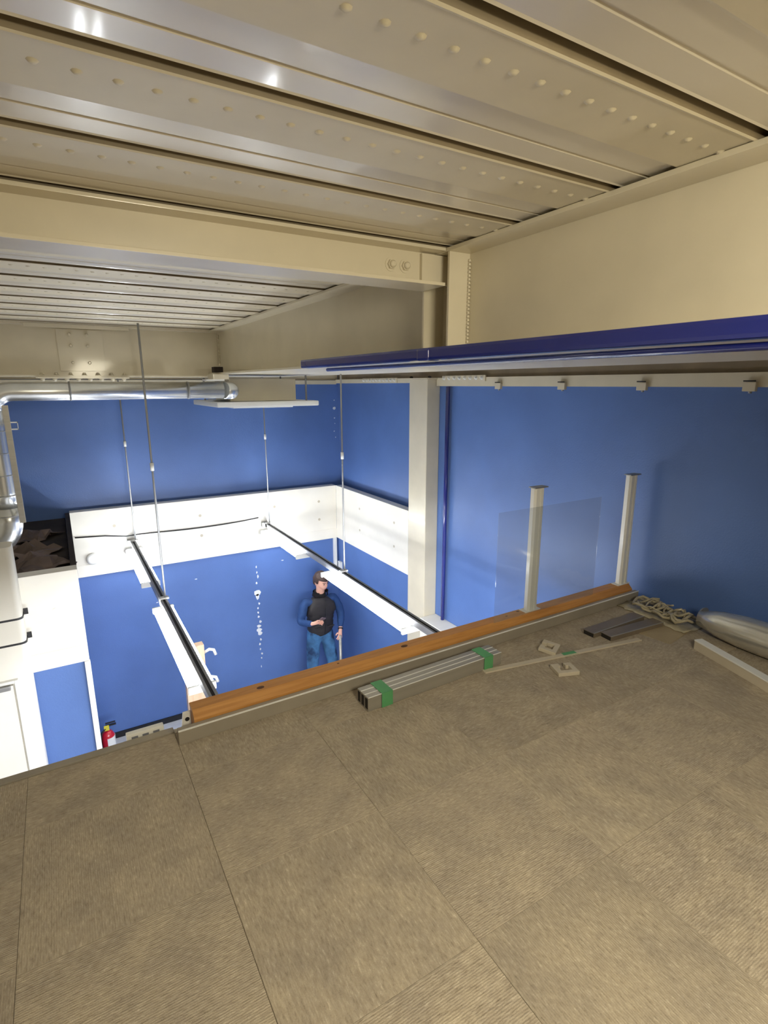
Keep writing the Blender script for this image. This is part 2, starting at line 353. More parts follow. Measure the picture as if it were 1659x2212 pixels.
# small hangers by the far end of the main beam
t = thing('beam_clamp', 'dark clamp with pale block on the far end of the main beam', 'clamp', (1.13, 4.25, .05))
under(bx('clamp_jaw', (1.10, 1.17, 4.42, 4.50, .092, .135), 'dark', None, .004), t)
under(bx('clamp_block', (1.07, 1.19, 4.34, 4.52, .040, .079), 'cream', None, .004), t)
under(bx('clamp_foot', (1.02, 1.16, 4.36, 4.50, .028, .040), 'gloss', None, .003), t)

# ------------------------------------------------------------------ lower beams, column
def band(name, d, label, seams=()):
    t = thing(name, label, 'beam', ((d[0] + d[1]) / 2, (d[2] + d[3]) / 2, d[4]))
    under(bx('casing', d, 'white', None, .004), t); return t
zt_, zb_ = -1.29, -2.0
t = band('cased_beam', (0.0, XB, YB, YB + .12, zb_, zt_), 'white cased beam across the far blue wall behind the light fittings')
under(bx('lower_board', (0.001, XB - .001, YB - .006, YB, zb_, zb_ + .13), 'white', None, .001), t)
for x in (.4, 1.3, 2.2, 2.8):
    for z in (-1.48, -1.72):
        bm = BM(); tube(bm, [(x, YB - .002, z), (x, YB + .004, z)], .017, 10); under(obj('screw_cap', bm, 'plast'), t)
t = band('cased_beam', (XB, XB + .10, 4.62, YB, zb_, zt_), 'white cased beam on the right between the room corner and the column')
for y in (4.9, 5.7):
    for z in (-1.48, -1.75):
        bm = BM(); tube(bm, [(XB - .002, y, z), (XB + .004, y, z)], .015, 10); under(obj('screw_cap', bm, 'plast'), t)
t = band('cased_beam', (-2.58, 0.0, 4.30, 4.42, zb_, zt_ + .003), 'white cased beam at the left below the dark roof hole')
under(bx('lower_board', (-2.58, -.001, 4.294, 4.30, zb_, zb_ + .13), 'white', None, .001), t)
bm = BM(); tube(bm, [(-.17, 4.296, -1.56), (-.17, 4.304, -1.56)], .012, 10); under(obj('screw_cap', bm, 'gloss'), t)
t = thing('cased_beam', 'dark edge-on side beam closing the roof hole at the left', 'beam', (-.03, 5.3, zb_))
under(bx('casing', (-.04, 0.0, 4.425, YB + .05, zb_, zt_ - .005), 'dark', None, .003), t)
t = thing('column', 'square cream steel column standing at the right blue wall', 'column', (3.12, 4.46, FL))
under(bx('shaft', (XB, XW - .001, 4.31, 4.618, FL, .045), 'cream', None, .008), t)
under(bx('cap_plate', (XB - .02, XW - .001, 4.285, 4.625, .045, .058), 'cream', None, .002), t)
for y in (4.29, 4.60):
    bm = BM(); ball(bm, (XB + .01, y, .066), .02, 1, (1, 1, .6)); under(obj('bolt', bm, 'dark'), t)
tag(bx('wall_ledge', (3.0, XW - .002, 2.2, 4.305, -2.75, -2.36), 'white', None, .004), 'white boxed ledge at the foot of the right blue wall beside the column', 'ledge')
bm = BM(); tube(bm, [(3.165, 4.14, -2.355), (3.165, 4.14, -.02)], .02, 10)
tag(obj('blue_pipe', bm, 'barblue'), 'thin vertical blue pipe beside the cream column', 'pipe')
# roof hole boards and sheets
t = thing('shaded_board', 'board coloured dark as shade in the roof hole at the left behind the white beam', 'board', (-1.3, 5.4, -1.41))
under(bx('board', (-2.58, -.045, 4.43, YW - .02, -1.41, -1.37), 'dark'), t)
under(bx('board', (0.002, 3.19, YB + .125, YW - .005, -1.42, -1.38), 'dark'), t)  # dark strip added as the shade in the gap behind the far beam
for k, (cx, cy, sx, sy, rz, lab) in enumerate(((-.25, 4.75, .42, .34, .4, 'crumpled brown sheet nearest the white beam in the roof hole'),
        (-.38, 5.2, .5, .4, -.5, 'larger crumpled dusty sheet in the middle of the roof hole'), (-.3, 5.75, .36, .3, .9, 'small crumpled sheet deep in the roof hole'))):
    bm = BM(); n = 7; rnd = random.Random(k + 3); g = []
    for i in range(n):
        g.append([bm.verts.new(((i / (n - 1) - .5) * sx + rnd.uniform(-.02, .02), (j / (n - 1) - .5) * sy + rnd.uniform(-.02, .02), rnd.uniform(.0, .10) * (1 - abs(i - 3) / 4))) for j in range(n)])
    for i in range(n - 1):
        for j in range(n - 1): bm.faces.new((g[i][j], g[i + 1][j], g[i + 1][j + 1], g[i][j + 1]))
    gg = bmesh.ops.extrude_face_region(bm, geom=bm.faces[:]); bmesh.ops.translate(bm, verts=[v for v in gg['geom'] if isinstance(v, bmesh.types.BMVert)], vec=(0, 0, .004))
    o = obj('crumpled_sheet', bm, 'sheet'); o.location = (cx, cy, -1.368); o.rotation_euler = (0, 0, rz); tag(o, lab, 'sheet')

# ------------------------------------------------------------------ lower left: partition, corner post, column, door
wp = st(bx('wall_partition', (-.36, -.035, 4.315, 4.40, FL, zb_ - .002), 'blue'))
bx('side_face', (-.035, -.012, 4.315, YW - .16, FL, zb_ - .002), 'blue', wp)
tag(bx('corner_post', (-.034, .004, 4.28, 4.312, FL, zb_ - .002), 'gloss', None, .003), 'narrow white corner strip at the edge of the left blue wall', 'post')
t = thing('column', 'rounded white column with black straps at the left edge', 'column', (-.47, 4.25, FL))
bm = BM(); x0, x1, y0, y1, r = -.66, -.352, 4.12, 4.293, .035; prof = []
for cx, cy, a0 in ((x1 - r, y0 + r, -90), (x1 - r, y1 - r, 0), (x0 + r, y1 - r, 90), (x0 + r, y0 + r, 180)):
    for k in range(5): a = math.radians(a0 + k * 22.5); prof.append((cx + r * math.cos(a), cy + r * math.sin(a)))
prism(bm, prof, 'z', FL, -1.02)
for f in bm.faces: f.smooth = len(f.verts) == 4
under(obj('shaft', bm, 'white'), t)
for z in (-1.515, -1.69):
    bm = BM(); prism(bm, [(( px - (x0 + x1) / 2) * 1.035 + (x0 + x1) / 2, (py - (y0 + .06)) * 1.03 + y0 + .06) for px, py in prof], 'z', z - .007, z + .007)
    under(obj('strap', bm, 'black'), t)
    under(bx('strap_lug', (x1 + .002, x1 + .03, y0 + .10, y0 + .112, z - .012, z + .03), 'black', None, .002), t)
dr = bpy.data.objects.new('door_1', None); C.objects.link(dr); dr['kind'] = 'structure'; dr.location = (-.9, 4.1, FL)
yd = 4.118
def dpart(n, d, m, bev=0, par=dr): o = bx(n, d, m, None, bev); under(o, par); return o
dpart('door_jamb', (-.452, -.43, yd - .03, yd, FL, -1.93), 'gloss', .003)
dpart('door_head', (-1.36, -.452, yd - .03, yd, -1.95, -1.93), 'gloss', .003)
dpart('door_jamb', (-1.38, -1.36, yd - .03, yd, FL, -1.93), 'gloss', .003)
lf = dpart('door_leaf', (-1.30, -.462, yd - .024, yd + .012, FL + .01, -1.965), 'white', .002)
o = bx('door_closer', (-.60, -.475, yd - .052, yd - .024, -1.985, -1.955), 'grey', None, .005); under(o, dr)
o = bx('wall_panel', (-2.58, -1.38, yd + .0, 4.29, FL, -1.29), 'white'); st(o); o.name = 'wall_door_side'
o = bx('wall_panel', (-1.38, -.665, yd + .014, 4.29, FL, zt_ - .02), 'white'); st(o); o.name = 'wall_door_side'

# ------------------------------------------------------------------ lights on suspended tracks
def track(x, label):
    t = thing('lighting_track', label, 'track', (x, 4.4, -1.66), 'suspended lighting tracks')
    bm = BM(); y0, y1 = 1.7, 6.34; w_, h = .026, .050; z = -1.655
    prism(bm, [(x - w_, z - h), (x + w_, z - h), (x + w_, z), (x + .009, z), (x + .009, z - .003), (x + w_ - .003, z - .003), (x + w_ - .003, z - h + .003), (x - w_ + .003, z - h + .003), (x - w_ + .003, z - .003), (x - .009, z - .003), (x - .009, z), (x - w_, z)], 'y', y0, y1)
    under(obj('channel', bm, 'grey'), t)
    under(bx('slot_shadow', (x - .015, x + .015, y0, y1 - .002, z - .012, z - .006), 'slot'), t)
    under(bx('end_cap', (x - .055, x + .03, y1 - .05, y1, z - .05, z + .006), 'grey', None, .003), t)
track(.56, 'left suspended grey lighting track with two fluorescent fittings')
track(2.07, 'right suspended grey lighting track passing in front of the standing person')
def fitting(x, y0, y1, label):
    t = thing('fluorescent_light', label, 'light', (x, (y0 + y1) / 2, -1.70), 'fluorescent fittings under the tracks')
    bm = BM(); z = -1.742
    prism(bm, [(x - .024, z), (x + .024, z), (x + .052, z - .040), (x + .050, z - .045), (x - .050, z - .045), (x - .052, z - .040)], 'y', y0, y1)
    under(obj('housing', bm, 'gloss'), t)
    for s in (-1, 1):
        bm = BM(); tube(bm, [(x + s * .060, y0 + .02, z - .022), (x + s * .060, y1 - .02, z - .022)], .017, 12); under(obj('fluorescent_tube', bm, 'tube'), t)
    for ya in (y0 - .004, y1 - .020):
        under(bx('lamp_holder', (x - .082, x + .082, ya, ya + .024, z - .05, z - .001), 'gloss', None, .008), t)
    for yb2 in (y0 + .25, y1 - .25): under(bx('drop_bracket', (x - .012, x + .012, yb2, yb2 + .04, z, -1.7055), 'gloss'), t)
    return t
fitting(.56, 3.06, 4.44, 'bright fluorescent fitting on the left track nearest the mezzanine')
fitting(.56, 5.08, 6.30, 'bright fluorescent fitting at the far end of the left track')
fitting(2.07, 3.08, 4.52, 'bright fluorescent fitting beside the head of the standing person')
fitting(2.07, 5.14, 6.30, 'bright fluorescent fitting at the far end of the right track')
for x, y, tp, lab in ((.575, 4.36, T - .002, 'thin hanger rod carrying the left lighting track in front of the far beam'), (2.085, 4.20, T + .05, 'thin hanger rod carrying the right track beside the column'),
               (.585, 6.26, T + .05, 'thin hanger rod at the far end of the left lighting track'), (2.09, 6.24, T + .05, 'thin hanger rod below the ceiling air unit at the far end of the right track')):
    t = thing('hanger_rod', lab, 'rod', (x, y, -1.655), 'rods hanging the lighting tracks')
    bm = BM(); tube(bm, [(x, y, -1.64), (x, y, tp)], .0075, 8); under(obj('rod', bm, 'grey'), t)
    bm = BM(); tube(bm, [(x, y, -.63), (x, y, -.57)], .014, 8); under(obj('coupler', bm, 'gloss'), t)
    bm = BM(); box(bm, x - .045, x + .025, y - .022, y + .022, -1.652, -1.640); box(bm, x - .046, x - .040, y - .022, y + .022, -1.70, -1.640); under(obj('track_clamp', bm, 'gloss'), t)
bm = BM(); pts = [(.02, YB - .014, -1.555), (.3, YB - .014, -1.575), (.50, YB - .05, -1.60), (.62, YB - .03, -1.60)] + [(.62 + k * .13, YB - .014 - .0 * k, -1.60 - .02 * math.sin(k / 10 * math.pi)) for k in range(1, 10)] + [(1.98, YB - .03, -1.585)]
tube(bm, pts, .007, 6); tag(obj('black_cable', bm, 'black'), 'thin black cable running along the far white beam between the two tracks', 'cable')
bm = BM(); tube(bm, [(.16, YB - .030, -1.81), (.16, YB - .024, -1.81), (.16, YB - .006, -1.81)], [.04, .062, .066], 24)  # shallow white disc on the beam face
tag(obj('round_disc', bm, 'gloss'), 'round white disc on the left end of the far white beam', 'cover')
# white conduit in the corner
t = thing('conduit', 'white conduit with a small box in the far right corner below the beams', 'conduit', (3.03, 6.34, -2.6))
bm = BM(); box(bm, 3.0, 3.04, 6.335, 6.379, -2.56, -2.001); under(obj('conduit_cover', bm, 'gloss', None, .004), t)
under(bx('junction_box', (3.041, 3.069, 6.24, 6.32, -2.50, -2.32), 'gloss', None, .004), t)
# chipped plaster on far wall
rnd = random.Random(11)
def flake(x, z, w_, h, y, par):
    bm = BM(); n = 7; A = []; B = []
    for k in range(n):
        a = 2 * math.pi * k / n; q = rnd.uniform(.6, 1.1); A.append(bm.verts.new((x + w_ * q * math.cos(a), y, z + h * q * math.sin(a)))); B.append(bm.verts.new((A[-1].co.x, y - .003, A[-1].co.z)))
    bm.faces.new(B)
    for k in range(n): bm.faces.new((A[k], A[(k + 1) % n], B[(k + 1) % n], B[k]))
    return obj('plaster_patch', bm, 'plaster', par)
for z, ww, h in ((-2.23, .008, .02), (-2.30, .01, .02), (-2.36, .012, .03), (-2.44, .014, .02), (-2.57, .045, .045), (-2.62, .03, .05), (-2.72, .012, .02), (-2.78, .012, .015), (-2.84, .014, .02), (-2.90, .018, .02), (-2.97, .02, .02), (-3.03, .03, .03), (-3.08, .045, .03), (-3.13, .03, .04), (-3.22, .012, .02), (-3.28, .014, .02), (-3.35, .01, .02), (-3.42, .018, .02), (-3.48, .010, .012), (-3.6, .006, .02)):
    flake(1.935 + rnd.uniform(-.012, .012), z, ww, h, 6.379, wf)
for x, z, ww, h in ((2.28, -2.2, .02, .006), (1.2, -2.25, .015, .006), (.75, -2.45, .012, .006)): flake(x, z, ww, h, 6.379, wf)
for z, ww in ((-.30, .022), (-.43, .010), (-.50, .006), (-.60, .009), (-.68, .007), (-.2, .008)): flake(3.14 + rnd.uniform(-.01, .01), z, ww, ww, YW - .001, wf)

# ------------------------------------------------------------------ ducts and air unit
def elbow(c, a0, a1, rad, u, v, n=7): return [Vector(c) + Vector(u) * rad * math.cos(math.radians(a0 + (a1 - a0) * k / n)) + Vector(v) * rad * math.sin(math.radians(a0 + (a1 - a0) * k / n)) for k in range(n + 1)]
t = thing('air_duct', 'shiny silver foil duct running below the far beam and bending down at the left', 'duct', (-.37, 4.50, -1.0))
pts = [(1.175, 4.50, -.043), (-.20, 4.50, -.043)] + elbow((-.24, 4.50, -.17), 90, 180, .127, (1, 0, 0), (0, 0, 1)) 
vp = [(-.367, 4.50, -.17 - k * .11) for k in range(1, 7)]
bm = BM(); tube(bm, pts, .064, 20); under(obj('foil_pipe', bm, 'duct'), t)
bm = BM(); tube(bm, [pts[-1]] + vp, .066, 20); tube(bm, [vp[-1]] + elbow((-.54, 4.50, -.93), 0, -75, .173, (1, 0, 0), (0, 0, 1)), [.082] * 9, 20); under(obj('flexible_sleeve', bm, 'duct'), t)
for z in (-.30, -.45, -.60, -.74, -.88):
    bm = BM(); tube(bm, [(-.367, 4.50, z), (-.367, 4.50, z - .006)], .0835 if z < -.8 else .069, 20); under(obj('duct_ring', bm, 'grey'), t)
for x in (.9, .1):
    bm = BM(); tube(bm, [(x, 4.50, -.043), (x + .012, 4.50, -.043)], .067, 20); under(obj('duct_ring', bm, 'grey'), t)
t = thing('wall_channel', 'thin grey channel with a bracket hanging beside the silver duct at the left', 'channel', (-.27, 4.42, -.9))
under(bx('channel', (-.297, -.262, 4.36, 4.385, -.92, -.13), 'alu', None, .002), t)
bm = BM(); box(bm, -.262, -.222, 4.365, 4.375, -.245, -.237); box(bm, -.262, -.222, 4.365, 4.375, -.29, -.282); box(bm, -.226, -.222, 4.365, 4.375, -.29, -.237); under(obj('bracket', bm, 'gloss'), t)
t = thing('air_conditioner', 'white ceiling cassette air unit hanging near the end of the silver duct', 'air conditioner', (1.6, 5.0, -.19))
under(bx('cabinet', (1.30, 1.90, 4.75, 5.35, -.14, .05), 'cream', None, .004), t)
under(bx('side_box', (1.19, 1.30, 4.80, 5.1, -.13, .03), 'duct', None, .01), t)
pa = bx('panel', (1.15, 2.06, 4.60, 5.50, -.186, -.142), 'gloss', None, .012); under(pa, t)
under(bx('intake_grille', (1.33, 1.88, 4.78, 5.32, -.202, -.186), 'gloss', None, .004), t)
for x, y in ((1.98, 4.7), (2.0, 5.4), (1.24, 5.4)):
    bm = BM(); tube(bm, [(x, y, -.142), (x, y, .08)], .009, 8); under(obj('hanging_bolt', bm, 'grey'), t)
bm = BM(); tube(bm, [(1.182, 4.50, -.043), (1.25, 4.54, -.05), (1.28, 4.65, -.05), (1.28, 4.80, -.05)], .068, 16); under(obj('duct_collar', bm, 'duct'), t)

# ------------------------------------------------------------------ curb, wood plate, posts, acrylic
cb = tag(bx('metal_curb', (.262, 3.12, 2.0, 2.032, MZ, MZ + .057), 'curb', None, .002), 'long grey metal curb along the carpet edge in front of the wooden plank', 'curb')
bx('bright_edge', (.262, 3.12, 1.9985, 2.005, MZ + .0565, MZ + .0605), 'gloss', cb)  # thin light strip added as the highlight along the curb's top edge
t = thing('wooden_plank', 'long orange pine plank along the mezzanine edge below the two posts', 'plank', (1.7, 2.08, MZ))
bm = BM(); prism(bm, [(2.034, MZ + .0), (2.126, MZ + .0), (2.126, MZ + .095), (2.064, MZ + .095), (2.034, MZ + .066)], 'x', .33, 3.10); pk = under(obj('plank', bm, 'wood', None, .0015), t)
for x, y, r in ((.62, 2.085, .011), (1.36, 2.085, .012), (2.05, 2.09, .005), (1.0, 2.10, .004), (2.15, 2.105, .007)):
    bm = BM(); prism(bm, [(x + r * 1.6 * math.cos(a), y + r * math.sin(a)) for a in [k * math.pi / 4 + .2 for k in range(8)]], 'z', MZ + .0945, MZ + .0958); obj('knot', bm, 'knot', pk)
def post(x, label):
    t = thing('aluminium_post', label, 'post', (x, 2.09, MZ + .095), 'upright posts on the wooden plank'); z0, z1 = MZ + .098, .0 - .555
    bm = BM(); h = .038; d = .022; y = 2.090
    pr = [(x - h, y - .012), (x - h + .012, y - d), (x - .012, y - d), (x - .012, y - d + .007), (x + .012, y - d + .007), (x + .012, y - d), (x + h - .012, y - d), (x + h, y - .012), (x + h, y + .012), (x + h - .012, y + d), (x - h + .012, y + d), (x - h, y + .012)]
    prism(bm, pr, 'z', z0, z1); under(obj('extrusion', bm, 'gloss'), t)
    under(bx('post_cap', (x - h - .006, x + h + .018, y - d - .004, y + d + .002, z1, z1 + .006), 'grey', None, .001), t)
    under(bx('base_plate', (x - h - .022, x + h + .02, y - d - .004, y + d + .006, MZ + .0945, MZ + .099), 'gloss', None, .001), t)
post(2.232, 'white grooved upright post behind the clear sheet, nearer the column')
post(3.055, 'white grooved upright post beside the right blue wall at the plank end')
tag(bx('acrylic_sheet', (1.925, 2.735, 2.054, 2.059, MZ + .0955, -.655), 'acr', None, .0008), 'clear acrylic sheet standing on the wooden plank in front of the post', 'sheet')
# ------------------------------------------------------------------ loose things on the carpet
def loose(name, label, cat, loc, rz, group=None): 
    t = thing(name, label, cat, loc, group); t.rotation_euler = (0, 0, rz); return t
t = loose('channel_bundle', 'bundle of pale aluminium channels bound with green tape beside the curb', 'bundle', (1.385, 1.868, MZ), .02)
L_, wv, hh = .385, .032, .066
for k in range(3):
    y = -.048 + k * wv; bm = BM(); q = .0015
    prism(bm, [(y + q, .001), (y + wv - q, .001), (y + wv - q, hh), (y + q, hh), (y + q, .004), (y + q + .003, .004), (y + q + .003, hh - .003), (y + wv - q - .003, hh - .003), (y + wv - q - .003, .004), (y + q, .004)][:4], 'x', -L_, L_)
    obj('channel', bm, 'alu', t)
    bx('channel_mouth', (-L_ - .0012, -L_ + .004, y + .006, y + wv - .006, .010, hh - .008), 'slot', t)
    bx('bright_edge', (-L_, L_, y - .0008, y + .0022, hh - .001, hh + .0016), 'gloss', t)
for x in (-.29, .30):
    bm = BM(); box(bm, x - .028, x + .028, -.0505, .050, hh + .0018, hh + .0026); box(bm, x - .028, x + .028, -.0512, -.0495, .0, hh + .0026); obj('green_tape', bm, 'tape', t)
t = loose('plastic_strip', 'long thin beige moulding strip lying on the carpet behind the clips', 'strip', (2.13, 1.725, MZ), -.18)
bm = BM(); box(bm, -.49, .49, -.016, .016, 0, .004); box(bm, -.49, .49, -.016, -.013, .004, .008); obj('strip', bm, 'plast', t)
bx('tape_patch', (-.02, .06, -.017, .017, .0042, .0048), 'tape', t)
def cclip(x, y, rz, label, tilt=0):
    t = loose('plastic_clip', label, 'clip', (x, y, MZ), rz, 'C-shaped clips on the carpet'); bm = BM()
    prof = [(-.055, -.045), (.055, -.045), (.055, .045), (.015, .045), (.015, .018), (.030, .018), (.030, -.020), (-.028, -.020), (-.028, .018), (-.012, .018), (-.012, .045), (-.055, .045)]
    prism(bm, prof, 'z', 0.0, .020); o = obj('clip_body', bm, 'plast', t, .003); o.rotation_euler = (tilt, 0, 0)
cclip(2.10, 1.815, .5, 'pale C-shaped plastic clip behind the thin strip, nearer the curb', .12)
cclip(1.99, 1.615, -.35, 'pale C-shaped plastic clip in front of the thin strip')
def chan(x0, y0, x1, y1, label):
    d = Vector((x1 - x0, y1 - y0)); t = loose('metal_channel', label, 'channel', ((x0 + x1) / 2, (y0 + y1) / 2, MZ), math.atan2(d.y, d.x), 'short dark metal channels on the carpet'); L2 = d.length / 2
    bm = BM(); w_, h = .036, .026
    prism(bm, [(-w_, 0), (-w_ + .003, 0), (-w_ + .003, h - .003), (w_ - .003, h - .003), (w_ - .003, 0), (w_, 0), (w_, h), (-w_, h)], 'x', -L2, L2); obj('channel', bm, 'chan', t)
    bx('bright_lip', (-L2, L2, -w_ - .001, -w_ + .004, h - .001, h + .002), 'alu', t)
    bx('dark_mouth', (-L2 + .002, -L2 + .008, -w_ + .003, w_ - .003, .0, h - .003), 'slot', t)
chan(2.41, 1.815, 2.86, 1.815, 'short dark metal channel lying nearer the curb')
chan(2.46, 1.74, 2.88, 1.705, 'short dark metal channel lying in front of its twin')
t = loose('cardboard_piece', 'thin square cardboard piece on the carpet near the cloudy film', 'board', (2.81, 1.62, MZ), .15); bx('sheet', (-.12, .12, -.085, .085, 0, .003), 'card', t)
# cloudy film / cable tangle
bm = BM(); rnd = random.Random(5)
for k in range(8):
    cx, cy = 2.99 + rnd.uniform(-.03, .03), 1.86 - k * .035; r_ = rnd.uniform(.05, .08); z = MZ + .036
    ph = rnd.uniform(0, 6); pts = [(min(3.12, cx + r_ * math.cos(a + ph) * 1.2), cy + r_ * math.sin(a + ph), z + .016 + .014 * math.sin(3 * a + k)) for a in [i * .5 for i in range(12)]]
    tube(bm, pts, rnd.uniform(.005, .009), 8)
t0 = thing('tangled_tubing', 'tangle of cloudy plastic tubing along the right wall beyond the silver duct', 'tubing', (2.98, 1.75, MZ))
o = under(obj('tubing', bm, 'clear'), t0); o['kind'] = 'stuff'
bm = BM(); n = 16; m_ = 5; g = []
for i in range(n):
    y = 1.99 - i * .03
    g.append([bm.verts.new((2.91 + j * .045 + rnd.uniform(-.012, .012) + i * -.002, y + rnd.uniform(-.01, .01), MZ + .004 + max(0, rnd.uniform(-.01, .014)) * (1 if 0 < j < 4 else .3))) for j in range(m_)])
for i in range(n - 1):
    for j in range(m_ - 1): f = bm.faces.new((g[i][j], g[i + 1][j], g[i + 1][j + 1], g[i][j + 1])); f.smooth = True
gg = bmesh.ops.extrude_face_region(bm, geom=bm.faces[:]); bmesh.ops.translate(bm, verts=[v for v in gg['geom'] if isinstance(v, bmesh.types.BMVert)], vec=(0, 0, .002))
tag(obj('plastic_film', bm, 'clear'), 'crumpled cloudy plastic film in the corner by the plank end', 'film')
bm = BM(); pts = [(3.10, 2.02 - k * .05, MZ + .018 + .005 * math.sin(k)) for k in range(11)]; tube(bm, pts, .012, 8)
tag(obj('grey_cable', bm, 'curb'), 'grey cable lying against the foot of the right blue wall', 'cable')
# cream duct trunking and silver duct at the right
t = loose('cream_trunking', 'cream rectangular trunking lying in front of the silver duct at the right', 'trunking', (2.69, 1.13, MZ), 0)
t.rotation_euler = (0, 0, math.atan2(-.42, -.13)); 
bx('trunk_body', (-.30, .62, -.022, .022, 0, .048), 'plast', t, .003)
bx('trunk_lid', (-.30, .62, -.024, .024, .048, .055), 'gloss', t, .002)
t = thing('silver_duct', 'bent shiny silver duct lying against the right wall behind the cream trunking', 'duct', (2.95, 1.2, MZ))
bm = BM(); pts = [Vector((2.995 - .02 * abs(k - 4) * .3, 1.52 - k * .11, MZ + .092)) for k in range(10)]
tube(bm, pts, [.045, .072, .086, .090, .090, .088, .088, .088, .088, .088], 24); under(obj('duct_shell', bm, 'duct3'), t)
bm = BM(); tube(bm, [(2.995, 1.527, MZ + .092), (2.995, 1.515, MZ + .092)], [.05, .056], 24); under(obj('rim', bm, 'grey'), t)
# power strip, white bracket, timber
t = thing('power_strip', 'white power strip with three outlets standing at the mezzanine edge beside the fire extinguisher', 'power strip', (.155, 2.16, MZ - .04)); t.rotation_euler = (0, 0, 0)
sb = under(bx('strip_body', (.088, .228, 2.138, 2.165, MZ - .035, MZ + .020), 'gloss', None, .005), t)
for x in (.118, .158, .198): bx('outlet', (x - .012, x + .012, 2.1365, 2.1385, MZ - .010, MZ + .008), 'print', sb, .001)
t = thing('cable_clamp', 'small white plastic bracket with a hole at the left end of the plank', 'bracket', (.33, 2.14, MZ))
bm = BM(); prism(bm, [(.290, MZ + .005), (.328, MZ + .005), (.328, MZ + .02), (.328, MZ + .07), (.300, MZ + .07)], 'y', 2.10, 2.112); under(obj('bracket_plate', bm, 'gloss', None, .002), t)
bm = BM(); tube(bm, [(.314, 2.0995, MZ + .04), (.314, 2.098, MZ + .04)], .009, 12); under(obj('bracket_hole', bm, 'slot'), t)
t = thing('timber_post', 'pale timber post with white hooks standing behind the left light fitting', 'post', (.80, 4.64, FL))
under(bx('timber', (.71, .885, 4.60, 4.68, FL, -2.24), 'woodv', None, .004), t)
for z in (-2.33, -2.60):
    bm = BM(); tube(bm, [(.885, 4.63, z), (.93, 4.61, z + .03), (.965, 4.60, z + .02), (.98, 4.60, z - .03)], .014, 8); under(obj('hook', bm, 'gloss'), t)
# fire extinguisher
t = thing('fire_extinguisher', 'red fire extinguisher with a white label on the lower floor by the white corner strip', 'fire extinguisher', (.09, 6.0, FL))
X, Y = .075, 6.0
bm = BM(); tube(bm, [(X, Y, FL + .005), (X, Y, FL + .02), (X, Y, FL + .30), (X, Y, FL + .34), (X, Y, FL + .36)], [.06, .066, .066, .045, .022], 20); under(obj('cylinder', bm, 'red'), t)
bm = BM(); tube(bm, [(X, Y, FL + .36), (X, Y, FL + .41)], .02, 10); box(bm, X - .012, X + .09, Y - .01, Y + .01, FL + .405, FL + .42); box(bm, X - .012, X + .085, Y - .008, Y + .008, FL + .435, FL + .447); under(obj('valve_handle', bm, 'black'), t)
under(bx('tag', (X - .03, X + .02, Y - .03, Y - .022, FL + .37, FL + .43), 'yellow', None, .002), t)
bm = BM(); prism(bm, [(X + .069 * math.cos(a), Y + .069 * math.sin(a)) for a in [math.radians(-100 + 15 * k) for k in range(9)]] + [(X + .05 * math.cos(a), Y + .05 * math.sin(a)) for a in [math.radians(20 - 15 * k) for k in range(9)]], 'z', FL + .08, FL + .29); under(obj('white_label', bm, 'gloss'), t)
bm = BM(); tube(bm, [(X - .01, Y - .02, FL + .40), (X - .06, Y - .04, FL + .36), (X - .078, Y - .03, FL + .2), (X - .07, Y - .03, FL + .1)], .009, 8); under(obj('hose', bm, 'black'), t)

# ------------------------------------------------------------------ person
from mathutils import noise as mn
def skin(name, verts, edges, radii, m, parent, root=0, sub=2, crease=0):
    if m in ('vest', 'jeans', 'shirt'): sub = 3; crease = {'vest': .010, 'jeans': .006, 'shirt': .006}[m]
    me = bpy.data.meshes.new(name); me.from_pydata([tuple(v) for v in verts], edges, []); o = bpy.data.objects.new(name, me); C.objects.link(o)
    s = o.modifiers.new('s', 'SKIN'); s.use_smooth_shade = True
    for i, d in enumerate(me.skin_vertices[0].data):
        r = radii[i]; d.radius = r if isinstance(r, tuple) else (r, r); d.use_root = (i == root)
    ss = o.modifiers.new('u', 'SUBSURF'); ss.levels = sub; ss.render_levels = sub
    dg = bpy.context.evaluated_depsgraph_get(); m2 = bpy.data.meshes.new_from_object(o.evaluated_get(dg)); bpy.data.objects.remove(o)
    m2.materials.clear(); m2.materials.append(M[m])
    if crease:
        for q in m2.vertices:
            k = mn.noise((q.co.x * 9, q.co.y * 9, q.co.z * 22)) + .5 * mn.noise(q.co * 38)
            q.co += q.normal * k * crease
    for p in m2.polygons: p.use_smooth = True
    n = bpy.data.objects.new(name, m2); C.objects.link(n)
    if parent: under(n, parent)
    return n
pr = thing('person', 'person in black vest, blue sleeves and jeans standing against the far blue wall', 'person', (2.60, 5.95, FL))
PX, PY = 2.60, 5.98
def v(x, y, z): return (PX + x, PY + y, FL + z)
